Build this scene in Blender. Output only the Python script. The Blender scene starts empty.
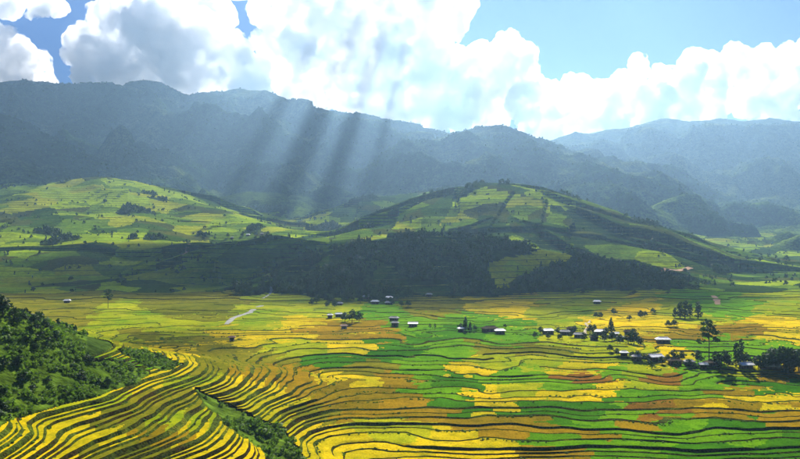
import bpy, bmesh, math, random
import numpy as np
from mathutils import Vector

# ------------------------------------------------------------------ camera, sky, sun, exposure
F = 778.0      # focal length in photograph pixels (800 wide)
HY = 245.0     # photograph row of eye level
CZ = 60.0      # eye height above the valley datum, metres
sc = bpy.context.scene
C = sc.collection
cd = bpy.data.cameras.new('camera')
cam = bpy.data.objects.new('camera', cd)
C.objects.link(cam)
cam.location = (0, 0, CZ)
cam.rotation_euler = (math.pi / 2, 0, 0)
cd.sensor_width = 36
cd.lens = 36 * F / 800
cd.shift_y = (HY - 229.5) / 800
cd.clip_start = 1
cd.clip_end = 60000
sc.camera = cam

EL, AZ = math.radians(34), math.radians(6.5)
w = bpy.data.worlds.new('World')
sc.world = w
w.use_nodes = True
nt = w.node_tree
sky = nt.nodes.new('ShaderNodeTexSky')
sky.sky_type = 'NISHITA'
sky.sun_disc = False
sky.dust_density = 0.0
sky.air_density = 1.2
sky.ozone_density = 6.0
sky.sun_elevation = EL
sky.sun_rotation = AZ
hsv = nt.nodes.new('ShaderNodeHueSaturation')
hsv.inputs['Saturation'].default_value = 1.35
hsv.inputs['Hue'].default_value = .528
hsv.inputs['Value'].default_value = .37
nt.links.new(sky.outputs[0], hsv.inputs['Color'])
nt.links.new(hsv.outputs[0], nt.nodes['Background'].inputs[0])
nt.nodes['Background'].inputs[1].default_value = 0.06
sd = bpy.data.lights.new('sun', 'SUN')
sd.energy = 5.0
sd.angle = math.radians(0.5)
sd.color = (1, .94, .84)
SUN = bpy.data.objects.new('sun', sd)
C.objects.link(SUN)
sund = Vector((math.sin(AZ) * math.cos(EL), math.cos(AZ) * math.cos(EL), math.sin(EL)))
SUN.rotation_euler = (-sund).to_track_quat('-Z', 'Y').to_euler()
SUN.location = (0, 0, 3000)
sc.view_settings.view_transform = 'Standard'
sc.view_settings.look = 'None'
sc.view_settings.exposure = 1.25
sc.view_settings.gamma = 1
sc.cycles.max_bounces = 28
sc.cycles.diffuse_bounces = 2
sc.cycles.glossy_bounces = 1
sc.cycles.transmission_bounces = 2
sc.cycles.transparent_max_bounces = 4
sc.cycles.volume_bounces = 22
sc.cycles.volume_max_steps = 256
sc.cycles.volume_step_rate = .6

rng = np.random.default_rng(7)
rnd = random.Random(7)


def at(px, py, Y):
    return Vector((Y * (px - 400) / F, Y, CZ + Y * (HY - py) / F))


# ------------------------------------------------------------------ noise
def _h2(i, j, s):
    n = (i * 374761393 + j * 668265263 + s * 1274126177) & 0xffffffff
    n = ((n ^ (n >> 13)) * 1274126177) & 0xffffffff
    return ((n ^ (n >> 16)) & 0xffff) / 65535.0


def pn(x, y, s=0):
    i = np.floor(x).astype(np.int64); j = np.floor(y).astype(np.int64)
    fx = x - i; fy = y - j
    u = fx * fx * fx * (fx * (fx * 6 - 15) + 10); v = fy * fy * fy * (fy * (fy * 6 - 15) + 10)
    r = 0
    for a in (0, 1):
        for b in (0, 1):
            th = _h2(i + a, j + b, s) * 2 * math.pi
            g = np.cos(th) * (fx - a) + np.sin(th) * (fy - b)
            r = r + g * (u if a else 1 - u) * (v if b else 1 - v)
    return r * 1.5


def fbm(x, y, o, s=0, ridged=False, g=.5):
    r = 0; a = 1; t = 0
    for k in range(o):
        n = pn(x, y, s + k * 13)
        if ridged:
            n = 1 - 2 * np.abs(n)
        r = r + a * n; t += a; a *= g
        x, y = x * 1.9 + y * .5 + 7.1, y * 1.9 - x * .5 + 3.7
    return r / t


def sstep(a, b, x):
    t = np.clip((x - a) / (b - a), 0, 1)
    return t * t * (3 - 2 * t)


# ------------------------------------------------------------------ terrain height
# near ground: thin-plate spline through levelled points (px, py, distance)
cps = []
for px in (320, 400, 480, 560, 640, 720, 800, 900, 1000):
    for Y, z in ((300, -18), (400, -8), (500, -2), (600, 2), (800, 6), (1000, 10)):
        cps.append((Y * (px - 400) / F, Y, z))
for px, py, Y in [(-80, 380, 205), (0, 459, 195), (0, 415, 235), (0, 350, 272), (0, 312, 292), (60, 459, 212), (60, 408, 252), (60, 362, 287),
                  (60, 334, 312), (120, 459, 225), (120, 402, 270), (120, 367, 312), (120, 348, 340), (180, 459, 240), (180, 412, 282),
                  (180, 378, 322), (180, 358, 365), (240, 459, 255), (240, 422, 293), (240, 388, 335), (240, 366, 395), (285, 445, 285),
                  (300, 459, 272), (300, 382, 378), (-80, 300, 290)]:
    p = at(px, py, Y)
    cps.append((p.x, p.y, p.z))
for px, Y, z in [(-100, 420, 14), (0, 420, 7), (60, 440, 3), (120, 460, 0), (180, 470, -1), (250, 480, -2), (-100, 560, 3), (0, 560, 2), (120, 560, 1), (220, 560, 1),
                 (-100, 700, 5), (50, 700, 4), (180, 700, 4), (-100, 900, 9), (50, 900, 8), (200, 900, 8)]:
    cps.append((Y * (px - 400) / F, Y, z))
for X, Y, z in [(-60, 10, 52), (0, 5, 54), (60, 10, 52), (-60, 100, 14), (0, 100, 2), (80, 100, 0), (0, 200, -30), (60, 200, -31), (130, 200, -31),
                (-60, 200, -18), (-110, 150, 20), (-180, 200, 44), (-200, 290, 48), (-260, 420, 20)]:
    cps.append((X, Y, z))
cps = np.array(cps)


def tk(r2):
    return np.where(r2 > 1e-9, .5 * r2 * np.log(np.maximum(r2, 1e-9)), 0)


_P = cps[:, :2] / 300
_K = tk(((_P[:, None] - _P[None]) ** 2).sum(-1)) + np.eye(len(_P)) * 2e-3
_A = np.zeros((len(_P) + 3, len(_P) + 3))
_A[:-3, :-3] = _K; _A[:-3, -3] = 1; _A[:-3, -2:] = _P; _A[-3, :-3] = 1; _A[-2:, :-3] = _P.T
_W = np.linalg.solve(_A, np.concatenate([cps[:, 2], [0, 0, 0]]))


def tps(X, Y):
    x = X / 300; y = Y / 300
    r = _W[-3] + _W[-2] * x + _W[-1] * y
    for i in range(len(_P)):
        r = r + _W[i] * tk((x - _P[i, 0]) ** 2 + (y - _P[i, 1]) ** 2)
    return r


def base(Y):
    return np.interp(Y, [0, 1000, 1500, 2200, 3000, 4000, 7000], [8, 10, 25, 60, 120, 200, 300])


# ridges: crest points (px, py, distance), slope, relief, noise gain, cover class
RIDGES = [
    ('far', [(-300, 70, 4700), (-80, 80, 4650), (0, 82, 4600), (25, 79, 4600), (50, 81, 4600), (75, 83, 4600), (100, 88, 4600), (115, 89, 4600), (130, 82, 4600), (145, 79, 4600), (160, 82, 4600), (175, 89, 4580), (188, 94, 4580),
             (205, 91, 4550), (222, 90, 4550), (240, 88, 4550), (265, 90, 4500), (282, 97, 4500), (300, 103, 4450), (325, 108, 4400), (345, 112, 4400), (360, 111, 4350), (385, 118, 4300), (410, 122, 4250), (430, 128, 4200), (455, 133, 4100), (520, 150, 4000)], .62, 760, 1.5, 0),
    ('far', [(215, 95, 4450), (195, 118, 4000), (165, 150, 3500), (150, 172, 3200)], .6, 420, .7, 0),
    ('far', [(360, 116, 4250), (330, 150, 3600), (300, 180, 3200)], .6, 400, .7, 0),
    ('dark', [(-250, 40, 2500), (-120, 75, 2550), (0, 113, 2600), (30, 123, 2600), (60, 140, 2650), (90, 159, 2700), (115, 172, 2700), (160, 196, 2750), (200, 216, 2800)], .7, 420, .6, 0),
    ('centre', [(430, 134, 4000), (455, 132, 3850), (480, 126, 3650), (500, 125, 3500), (530, 135, 3400), (560, 150, 3300), (600, 171, 3200), (640, 188, 3100), (680, 208, 3000), (720, 232, 2900), (760, 252, 2800)], .5, 520, .9, 0),
    ('centre', [(500, 128, 3450), (450, 160, 2900), (400, 185, 2600)], .5, 300, .7, 0),
    ('right', [(520, 150, 6000), (555, 138, 6100), (575, 132, 6100), (590, 134, 6200), (605, 130, 6200), (620, 129, 6200), (640, 124, 6200), (652, 120, 6200), (664, 118, 6200), (690, 121, 6200), (708, 120, 6200), (720, 118, 6200), (745, 121, 6200), (758, 120, 6200), (770, 118, 6200), (800, 122, 6200), (870, 125, 6200), (1000, 118, 6200)], .55, 800, 1.1, 1),
    ('right', [(690, 124, 6100), (650, 160, 5200), (610, 185, 4400)], .5, 420, .8, 1),
    ('right', [(770, 122, 6100), (740, 160, 5200), (690, 205, 4200)], .5, 420, .8, 1),
    ('right', [(950, 165, 4600), (860, 178, 4500), (800, 190, 4300), (750, 202, 4100), (700, 222, 3800)], .45, 300, .8, 1),
    ('right', [(980, 195, 3300), (850, 215, 3100), (790, 228, 2900), (740, 246, 2600)], .4, 160, .7, 1),
    ('hill', [(380, 229, 1380), (420, 214, 1430), (445, 198, 1460), (465, 187, 1500), (485, 183, 1500), (505, 184, 1480), (532, 193, 1430), (558, 208, 1370), (600, 238, 1250), (650, 263, 1150), (690, 283, 1060), (720, 299, 980)], .52, 200, .6, 2),
    ('hill', [(520, 196, 1440), (505, 222, 1260), (500, 245, 1120)], .45, 120, .6, 2),
    ('dome', [(282, 298, 800), (305, 273, 860), (335, 253, 900), (370, 241, 930), (420, 236, 960), (470, 238, 990), (520, 246, 1000), (560, 253, 980), (620, 268, 930), (670, 288, 870), (700, 300, 830)], .55, 80, .4, 3),
    ('knoll', [(120, 280, 980), (190, 264, 1060), (240, 242, 1130), (275, 235, 1160), (305, 240, 1140), (322, 254, 1080)], .42, 80, .25, 4),
    ('left', [(-250, 140, 2150), (0, 186, 2100), (60, 186, 2050), (90, 181, 2020), (110, 179, 2000), (150, 188, 1950), (200, 205, 1800), (250, 221, 1620), (300, 236, 1450)], .34, 240, .75, 5),
    ('left', [(110, 184, 1950), (140, 215, 1600), (170, 245, 1300)], .34, 120, .7, 5),
    ('left', [(75, 190, 1950), (60, 215, 1550), (100, 245, 1250)], .34, 130, .7, 5),
    ('left', [(-60, 195, 1800), (-10, 225, 1450), (30, 250, 1200)], .34, 130, .7, 5),
    ('mid', [(200, 215, 2500), (225, 203, 2500), (250, 192, 2500), (280, 194, 2450), (310, 211, 2350), (335, 228, 2200)], .5, 170, .4, 5),
    ('mid', [(330, 225, 1950), (350, 208, 2000), (375, 197, 2050), (400, 195, 2100), (440, 190, 2150), (490, 184, 2200)], .45, 170, .4, 2),
]


def terrain(X, Y, want=False):
    X = np.asarray(X, float); Y = np.asarray(Y, float)
    near = tps(X, Y)
    flatn = sstep(-70, 20, X) * sstep(260, 330, Y) * (1 - sstep(700, 900, Y))
    near = near + 1.3 * fbm(X / 75, Y / 75, 2, 3) * sstep(150, 300, Y) + .09 * pn(X / 5, Y / 6, 9) * (Y < 700) + .55 * pn(X / 24, Y / 24, 5) + .7 * pn(X / 45, Y / 45, 4) + flatn * (1.5 * pn(X / 62, Y / 62, 6) + 1.0 * fbm(X / 30, Y / 34, 2, 7))
    # gully between the terraced spur and the valley fields
    a = at(200, 392, 322); b = at(305, 475, 262)
    ax, ay = a.x, a.y; dx, dy = b.x - a.x, b.y - a.y
    u = np.clip(((X - ax) * dx + (Y - ay) * dy) / (dx * dx + dy * dy), 0, 1)
    d = np.hypot(X - ax - u * dx, Y - ay - u * dy)
    near = near - 3.2 * np.exp(-(d / 7) ** 2) * sstep(0, .3, u)
    m = sstep(750, 1050, Y)
    acc_h = near * (1 - m) + (base(Y) + (3 + 38 * sstep(1300, 2600, Y)) * fbm(X / 260, Y / 260, 3, 8, True)) * m
    side = np.maximum(np.abs(X) - .75 * Y - 60, 0)
    acc_h = acc_h + np.minimum(side * .15, 60) * sstep(500, 900, Y)
    hs = [acc_h]; cl = [np.full(X.shape, 6)]
    ng = fbm(X / 900, Y / 900, 2, 21, True), fbm(X / 300, Y / 300, 2, 22, True), fbm(X / 95, Y / 95, 3, 23), fbm(X / 160, Y / 160, 3, 24)
    wob = fbm(X / 420, Y / 420, 3, 31)
    for name, pts, s, H, gain, cover in RIDGES:
        W = [at(p[0], p[1], p[2] * (.82 if name == 'right' else 1)) for p in pts]
        best = np.full(X.shape, 1e9); zc = np.zeros(X.shape)
        for p, q in zip(W[:-1], W[1:]):
            dx, dy = q.x - p.x, q.y - p.y
            u = np.clip(((X - p.x) * dx + (Y - p.y) * dy) / (dx * dx + dy * dy), 0, 1)
            dd = np.hypot(X - p.x - u * dx, Y - p.y - u * dy)
            z = p.z + u * (q.z - p.z)
            t = z - .6 * dd; tb = zc - .6 * best
            k = t > tb
            best = np.where(k, dd, best); zc = np.where(k, z, zc)
        if cover in (2, 3, 4, 5):
            rd = 75 if cover == 2 else 40
            best = np.sqrt(best ** 2 + rd ** 2) - rd
        drop = .55 * s * best + .45 * H * (1 - np.exp(-s * best / H))
        big = gain * np.minimum((best / 480) ** 1.6, 1)
        n = big * (ng[0] * 115 + ng[1] * 60) + gain * np.minimum(best / 60 + .55, 1) * (9 * ng[3] + 10 * ng[2]) + gain * np.minimum(best / 160, 1) * ng[2] * 14
        if cover in (2, 3, 4, 5):
            n = gain * np.minimum(best / 120, 1) * (ng[1] * 26 + ng[3] * 26)
        drop = drop * (1 + .22 * wob)
        n = np.minimum(n, .5 * drop + 10)
        hs.append(zc - drop + n); cl.append(np.full(X.shape, cover))
    hs = np.array(hs); cl = np.array(cl)
    k = np.where(Y < 1200, 5.0, 14.0)
    mx = hs.max(0)
    far_fade = sstep(640, 740, Y + 75 * fbm(X / 110, Y / 110, 2, 35))
    z = mx + k * np.log(np.exp((hs - mx) / k).sum(0)) * 1.0
    z = z * far_fade + acc_h * (1 - far_fade)
    if want:
        return z, np.take_along_axis(cl, hs.argmax(0)[None], 0)[0], hs
    return z


# ------------------------------------------------------------------ the fan grid
NC, NR = 620, 840
PXS = np.linspace(-170, 970, NC)
YR = np.concatenate([np.geomspace(25, 190, 60, endpoint=False), np.geomspace(190, 900, 300, endpoint=False), np.geomspace(900, 2600, 280, endpoint=False), np.geomspace(2600, 7200, 200)])
NR = len(YR)
YY, PP = np.meshgrid(YR, PXS, indexing='ij')
XX = YY * (PP - 400) / F
ZZ, CL, HS = terrain(XX, YY, True)
# a forest canopy roughens the far slopes
far_r = sstep(1500, 2500, YY)
ZZ = ZZ + far_r * (5 * fbm(XX / 38, YY / 38, 2, 41) * np.isin(CL, (0, 1)))
PYG = HY + (CZ - ZZ) / YY * F          # where each ground point shows in the photograph


def ground_bare(x, y):
    i = np.clip(np.searchsorted(YR, y) - 1, 0, NR - 2)
    px = 400 + x / y * F
    j = np.clip((px - PXS[0]) / (PXS[1] - PXS[0]), 0, NC - 1.001)
    j0 = int(j); v = j - j0
    u = min(max((y - YR[i]) / (YR[i + 1] - YR[i]), 0), 1)
    return float((ZZ[i, j0] * (1 - v) + ZZ[i, j0 + 1] * v) * (1 - u) + (ZZ[i + 1, j0] * (1 - v) + ZZ[i + 1, j0 + 1] * v) * u)


def inpoly(px, py, poly):
    r = np.zeros(np.shape(px), bool)
    n = len(poly)
    for i in range(n):
        x1, y1 = poly[i]; x2, y2 = poly[(i + 1) % n]
        c = ((y1 > py) != (y2 > py)) & (px < (x2 - x1) * (py - y1) / (y2 - y1 + 1e-12) + x1)
        r ^= c
    return r


SCRUB = [[(-170, 290), (0, 300), (40, 312), (62, 320), (88, 338), (82, 352), (92, 362), (120, 362), (150, 372), (140, 382), (95, 396), (60, 404), (0, 424), (-170, 470)],
         [(196, 388), (212, 398), (252, 418), (282, 430), (296, 448), (318, 478), (278, 478), (262, 452), (236, 432), (208, 410)],
         [(120, 350), (150, 352), (185, 366), (170, 372), (140, 366)]]
wx = PP + 5 * fbm(XX / 25, YY / 25, 2, 51); wy = PYG + 3 * fbm(XX / 25, YY / 25, 2, 52)
NEARM = (YY > 185) & (YY + 75 * fbm(XX / 120, YY / 120, 2, 36) < 860) & ((CL == 6) | (YY < 690))
SCM = np.zeros(NEARM.shape, bool)
for poly in SCRUB:
    SCM |= inpoly(wx, wy, poly)
SCM &= YY < 420
# everything on the near spur's hidden side and top stays scrub
TER = NEARM & ~SCM & (ZZ < 16) & ~((PP < 60) & (YY > 300) & (YY < 520) & (ZZ > 6))
wood = fbm(XX / 170, YY / 170, 3, 61)
LIT_PATCH = inpoly(PP + 9 * fbm(XX / 40, YY / 40, 2, 63), PYG + 4 * fbm(XX / 40, YY / 40, 2, 64), [(490, 262), (505, 256), (530, 254), (562, 250), (572, 260), (545, 268), (520, 280), (500, 290), (492, 278)]) & (CL == 3)  # the dome's sunlit patch, put into the colour as lime fields
DOMEF = (CL == 3) & (LIT_PATCH | (fbm(XX / 70, YY / 70, 3, 62) > np.where(PP < 460, .1, .3)))
OPEN_HILL = (np.isin(CL, (2, 4, 5, 6)) | DOMEF) & (YY > 700) & (YY < 2250) & ~NEARM
OPEN_HILL &= ~((CL == 2) & (wood > .28))
OPEN_HILL &= ~((CL == 5) & (wood > .34))
STEP1 = .9
STEP2 = 6.0
DROP = np.where(TER, 1.5, 0) + np.where(OPEN_HILL, 2.2, 0)


# ------------------------------------------------------------------ materials
def new_mat(name):
    m = bpy.data.materials.new(name)
    m.use_nodes = True
    return m, m.node_tree, m.node_tree.nodes['Principled BSDF']


def N(t, kind, **kw):
    n = t.nodes.new('ShaderNode' + kind)
    for k, v in kw.items():
        setattr(n, k, v)
    return n


def noise(t, scale, detail=3, rough=.55, coord='Object', vec=None):
    tc = N(t, 'TexCoord'); n = N(t, 'TexNoise')
    n.inputs['Scale'].default_value = scale; n.inputs['Detail'].default_value = detail; n.inputs['Roughness'].default_value = rough
    if vec:
        mp = N(t, 'Mapping'); mp.inputs['Scale'].default_value = vec
        t.links.new(tc.outputs[coord], mp.inputs[0]); t.links.new(mp.outputs[0], n.inputs['Vector'])
    else:
        t.links.new(tc.outputs[coord], n.inputs['Vector'])
    return n.outputs['Fac']


def ramp(t, fac, stops):
    r = N(t, 'ValToRGB')
    e = r.color_ramp.elements
    while len(e) < len(stops):
        e.new(.5)
    for i, (p, c) in enumerate(stops):
        e[i].position = p; e[i].color = (*c, 1)
    t.links.new(fac, r.inputs[0])
    return r.outputs[0]


def mul(c, k):
    return tuple(x * k for x in c)


def mixc(t, a, b, fac, mode='MIX'):
    m = N(t, 'Mix', data_type='RGBA', blend_type=mode)
    for s, v in ((6, a), (7, b), (0, fac)):
        if hasattr(v, 'is_output'):
            t.links.new(v, m.inputs[s])
        else:
            m.inputs[s].default_value = v if s == 0 else (*v, 1)
    return m.outputs[2]


def bump(t, bs, h, dist, strength=1.0):
    b = N(t, 'Bump'); b.inputs['Distance'].default_value = dist; b.inputs['Strength'].default_value = strength
    t.links.new(h, b.inputs['Height']); t.links.new(b.outputs[0], bs.inputs['Normal'])


def field_mat(name, col, dark=.6, scale=1.0, b=.35, alt=None):
    alt = alt or mul(col, .7)
    m, t, bs = new_mat(name)
    big = noise(t, .022 / scale, 5, .62)
    med = noise(t, .16 / scale, 4, .7)
    fine = noise(t, 1.1 / scale, 3, .75)
    c = ramp(t, big, [(.32, alt), (.52, col), (.72, mul(col, 1.2))])
    c = mixc(t, c, ramp(t, med, [(.3, (.62, .68, .7)), (.5, (1, 1, 1)), (.72, (1.22, 1.16, 1))]), 1.0, 'MULTIPLY')
    c = mixc(t, c, ramp(t, fine, [(.32, (dark,) * 3), (.62, (1.12,) * 3)]), 1.0, 'MULTIPLY')
    oi = N(t, 'ObjectInfo')
    v = ramp(t, oi.outputs['Random'], [(0, (.74, .82, .8)), (.5, (1, 1, 1)), (1, (1.12, 1.04, 1))])
    c = mixc(t, c, v, 1.0, 'MULTIPLY')
    t.links.new(c, bs.inputs['Base Color'])
    bs.inputs['Roughness'].default_value = .9
    bs.inputs['Specular IOR Level'].default_value = 0
    bump(t, bs, fine, b * scale)
    return m


RICE = {
    'Y': field_mat('ripe_rice', (.56, .41, .004), alt=(.30, .30, .005)),
    'L': field_mat('turning_rice', (.31, .33, .005), alt=(.16, .27, .004)),
    'G': field_mat('green_rice', (.105, .25, .003), alt=(.06, .19, .003)),
    'D': field_mat('young_rice', (.045, .155, .003), alt=(.03, .11, .003)),
    'B': field_mat('stubble', (.25, .165, .004), alt=(.19, .14, .005)),
    'O': field_mat('olive_rice', (.17, .165, .006), alt=(.09, .11, .006)),
    'R': field_mat('bare_soil', (.2, .095, .010), alt=(.19, .13, .008)),
}
RICE_WORD = {'Y': 'ripe', 'L': 'turning', 'G': 'green', 'D': 'young', 'B': 'stubble', 'O': 'olive', 'R': 'bare'}


def bank_mat(name, g):
    m, t, bs = new_mat(name)
    n1 = noise(t, .05, 4, .65); n2 = noise(t, 1.3, 2)
    c = ramp(t, n1, [(.35, mul((.035, .026, .008), g)), (.5, mul((.035, .05, .008), g)), (.6, mul((.06, .09, .012), g)), (.72, mul((.15, .15, .012), g))])
    f = ramp(t, n2, [(.35, (.4,) * 3), (.62, (1.6, 1.5, 1.3))])
    t.links.new(mixc(t, c, f, 1.0, 'MULTIPLY'), bs.inputs['Base Color'])
    bs.inputs['Roughness'].default_value = 1
    bs.inputs['Specular IOR Level'].default_value = 0
    bump(t, bs, n2, .4)
    return m


BANK = bank_mat('terrace_bank', 1.0)
HBANK = bank_mat('field_hedge', 1.6)
PLOT = {
    'a': field_mat('pasture', (.105, .185, .010), .55, 5, .3),
    'b': field_mat('lime_crop', (.24, .345, .008), .6, 5, .3),
    'c': field_mat('maize', (.04, .085, .010), .5, 5, .3),
    'd': field_mat('fallow', (.075, .09, .014), .55, 5, .3),
    'e': field_mat('rough_grass', (.026, .055, .009), .45, 5, .4),
    'f': field_mat('ripe_far_rice', (.25, .30, .008), .65, 5, .3),
}


def terrain_mat():
    m, t, bs = new_mat('land_cover')
    at_ = N(t, 'Attribute', attribute_name='cover')
    f1 = noise(t, .035, 4, .65)
    f2 = noise(t, .16, 3, .6)
    a = ramp(t, f1, [(.3, (.45, .5, .5)), (.55, (1, 1, 1)), (.75, (1.35, 1.3, 1.2))])
    b = ramp(t, f2, [(.32, (.35,) * 3), (.62, (1.15,) * 3)])
    c = mixc(t, at_.outputs['Color'], a, 1.0, 'MULTIPLY')
    c = mixc(t, c, b, 1.0, 'MULTIPLY')
    t.links.new(c, bs.inputs['Base Color'])
    bs.inputs['Roughness'].default_value = 1
    bs.inputs['Specular IOR Level'].default_value = 0
    bump(t, bs, f2, 2.0)
    return m


def simple_mat(name, col, rough=.8, n=None, spec=.2, metal=0, b=None):
    m, t, bs = new_mat(name)
    if n:
        f = noise(t, n, 3)
        t.links.new(ramp(t, f, [(.3, mul(col, .6)), (.65, mul(col, 1.1))]), bs.inputs['Base Color'])
        if b:
            bump(t, bs, f, b)
    else:
        bs.inputs['Base Color'].default_value = (*col, 1)
    bs.inputs['Roughness'].default_value = rough
    bs.inputs['Specular IOR Level'].default_value = spec
    bs.inputs['Metallic'].default_value = metal
    return m


def leaf_mat(name, col, tr=.35):
    m, t, bs = new_mat(name)
    f = noise(t, .8, 2)
    oi = N(t, 'ObjectInfo')
    c = ramp(t, f, [(.3, mul(col, .55)), (.5, col), (.72, (col[0] * 1.7, col[1] * 1.5, col[2]))])
    v = ramp(t, oi.outputs['Random'], [(0, (.7, .8, .9)), (1, (1.2, 1.1, .9))])
    c = mixc(t, c, v, 1.0, 'MULTIPLY')
    t.links.new(c, bs.inputs['Base Color'])
    bs.inputs['Roughness'].default_value = .7
    bs.inputs['Specular IOR Level'].default_value = .15
    tb = N(t, 'BsdfTranslucent'); mx = N(t, 'MixShader'); mx.inputs[0].default_value = tr
    t.links.new(c, tb.inputs[0]); t.links.new(bs.outputs[0], mx.inputs[1]); t.links.new(tb.outputs[0], mx.inputs[2])
    t.links.new(mx.outputs[0], t.nodes['Material Output'].inputs[0])
    return m


# ------------------------------------------------------------------ object helpers
def link(name, me, parent=None, mats=()):
    o = bpy.data.objects.new(name, me)
    C.objects.link(o)
    if parent:
        o.parent = parent
    if me is not None:
        for m in mats:
            if m.name not in [x.name for x in me.materials if x]:
                me.materials.append(m)
    return o


def tag(o, label=None, cat=None, group=None, kind=None):
    if label: o['label'] = label
    if cat: o['category'] = cat
    if group: o['group'] = group
    if kind: o['kind'] = kind
    return o


def np_mesh(name, co, quads=None, tris=None, smooth=False, midx=None):
    me = bpy.data.meshes.new(name)
    nq = 0 if quads is None else len(quads); ntr = 0 if tris is None else len(tris)
    me.vertices.add(len(co)); me.vertices.foreach_set('co', np.asarray(co, np.float32).ravel())
    loops = np.concatenate(([np.asarray(quads).ravel()] if nq else []) + ([np.asarray(tris).ravel()] if ntr else [])).astype(np.int32)
    me.loops.add(len(loops)); me.loops.foreach_set('vertex_index', loops)
    me.polygons.add(nq + ntr)
    st = np.concatenate([np.arange(nq) * 4, nq * 4 + np.arange(ntr) * 3]).astype(np.int32)
    me.polygons.foreach_set('loop_start', st)
    if smooth:
        me.polygons.foreach_set('use_smooth', np.ones(nq + ntr, bool))
    if midx is not None:
        me.polygons.foreach_set('material_index', np.asarray(midx, np.int32))
    me.update(calc_edges=True)
    return me


# ------------------------------------------------------------------ terrain sheet
COV = {0: (.022, .05, .014), 1: (.055, .085, .028), 2: (.045, .075, .016), 3: (.025, .052, .011), 4: (.04, .062, .014), 5: (.06, .10, .016), 6: (.06, .105, .014)}
col = np.zeros(XX.shape + (4,), np.float32); col[..., 3] = 1
for k, c in COV.items():
    col[CL == k, :3] = c
pat = fbm(XX / 330, YY / 330, 4, 71)
g = sstep(.05, .35, pat)[..., None] * np.isin(CL, (0, 1))[..., None] * np.where(CL == 1, .9, .65)[..., None]
col[..., :3] = col[..., :3] * (1 - g) + np.array((.11, .14, .035)) * g
low = (sstep(330, 130, ZZ) * sstep(-.25, .15, pat))[..., None] * np.isin(CL, (0, 1))[..., None] * (YY > 1200)[..., None] * .85
col[..., :3] = col[..., :3] * (1 - low) + np.array((.115, .185, .02)) * low
col[SCM, :3] = (.10, .17, .014)
col[TER, :3] = (.05, .05, .01)
idx = np.arange(NR * NC).reshape(NR, NC)
q = np.stack([idx[:-1, :-1], idx[:-1, 1:], idx[1:, 1:], idx[1:, :-1]], -1).reshape(-1, 4)
me = np_mesh('terrain', np.stack([XX, YY, ZZ - DROP], -1).reshape(-1, 3), quads=q, smooth=True)
ca = me.color_attributes.new('cover', 'FLOAT_COLOR', 'POINT')
ca.data.foreach_set('color', col.reshape(-1))
TERRAIN = link('terrain', me, None, [terrain_mat()])
tag(TERRAIN, 'green valley of terraced fields closed by forested mountain ranges', None, None, 'structure')

# ------------------------------------------------------------------ terraces: contour-cut treads and banks
SITES = '''200 312 O;260 316 L;300 323 Y;330 312 L;390 314 G;430 310 O;500 312 Y;480 318 G;560 312 L;620 320 Y;660 326 L;700 318 L;760 322 Y;790 312 L;730 314 G
60 318 O;120 321 L;180 328 L;235 337 Y;280 335 Y;250 325 L;320 330 B;370 329 B;410 326 G;450 336 G;510 341 G;560 340 L;620 349 L;665 352 Y;700 345 G;680 335 B;740 330 B;780 336 Y;760 345 G;720 352 G
150 342 O;220 349 O;300 350 Y;342 349 Y;390 352 D;430 358 G;330 361 D;265 360 O;480 346 O;540 351 O;600 356 L;460 345 G
250 374 B;290 375 B;345 379 Y;362 370 B;395 378 R;420 372 G;462 368 Y;490 361 Y;540 362 Y;575 368 Y;590 379 R;612 375 G;640 374 L;662 379 R;700 372 G;745 372 L;775 376 B;450 382 G
320 392 B;380 397 B;440 391 G;480 396 Y;520 390 Y;560 386 G;600 392 Y;640 387 Y;690 396 G;735 392 B;780 386 D;792 398 Y;715 384 G;575 396 Y;510 380 G
300 416 B;350 410 B;420 410 B;455 405 D;500 404 Y;540 410 D;600 405 D;650 398 G;660 408 R;700 409 B;740 412 B;762 404 Y;790 418 B;720 402 Y;620 414 G
330 440 Y;400 432 Y;450 438 Y;480 452 Y;370 452 Y;500 430 B;540 425 B;560 441 G;600 428 G;655 424 B;650 442 G;700 432 G;745 438 G;700 454 D;790 444 D;545 455 B;620 455 G;590 419 G;740 422 D;690 420 G;585 434 B
20 432 Y;60 422 Y;100 440 Y;40 450 Y;130 452 O;150 412 O;160 398 O;120 425 O;90 397 Y;130 388 Y;170 373 Y;200 450 Y;240 450 Y;215 432 Y;180 425 L;220 390 Y;255 402 Y;240 395 Y;272 418 Y;190 382 L;110 350 L;95 342 L;130 365 G;160 440 O;200 375 O;150 356 L'''
sites = []
for s in SITES.replace('\n', ';').split(';'):
    a, b, c = s.split()
    sites.append((float(a), float(b), c))
SP = np.array([(a, b) for a, b, _ in sites])


def clip(poly, f, lo):
    # keep the part of the polygon where f(v) >= 0 (lo) or <= 0
    out = []
    n = len(poly)
    for i in range(n):
        a = poly[i]; b = poly[(i + 1) % n]
        fa = f(a); fb = f(b)
        if not lo:
            fa, fb = -fa, -fb
        if fa >= 0:
            out.append(a)
        if (fa > 0 and fb < 0) or (fa < 0 and fb > 0):
            u = fa / (fa - fb)
            out.append(tuple(p + (q_ - p) * u for p, q_ in zip(a, b)))
    return out


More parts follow.
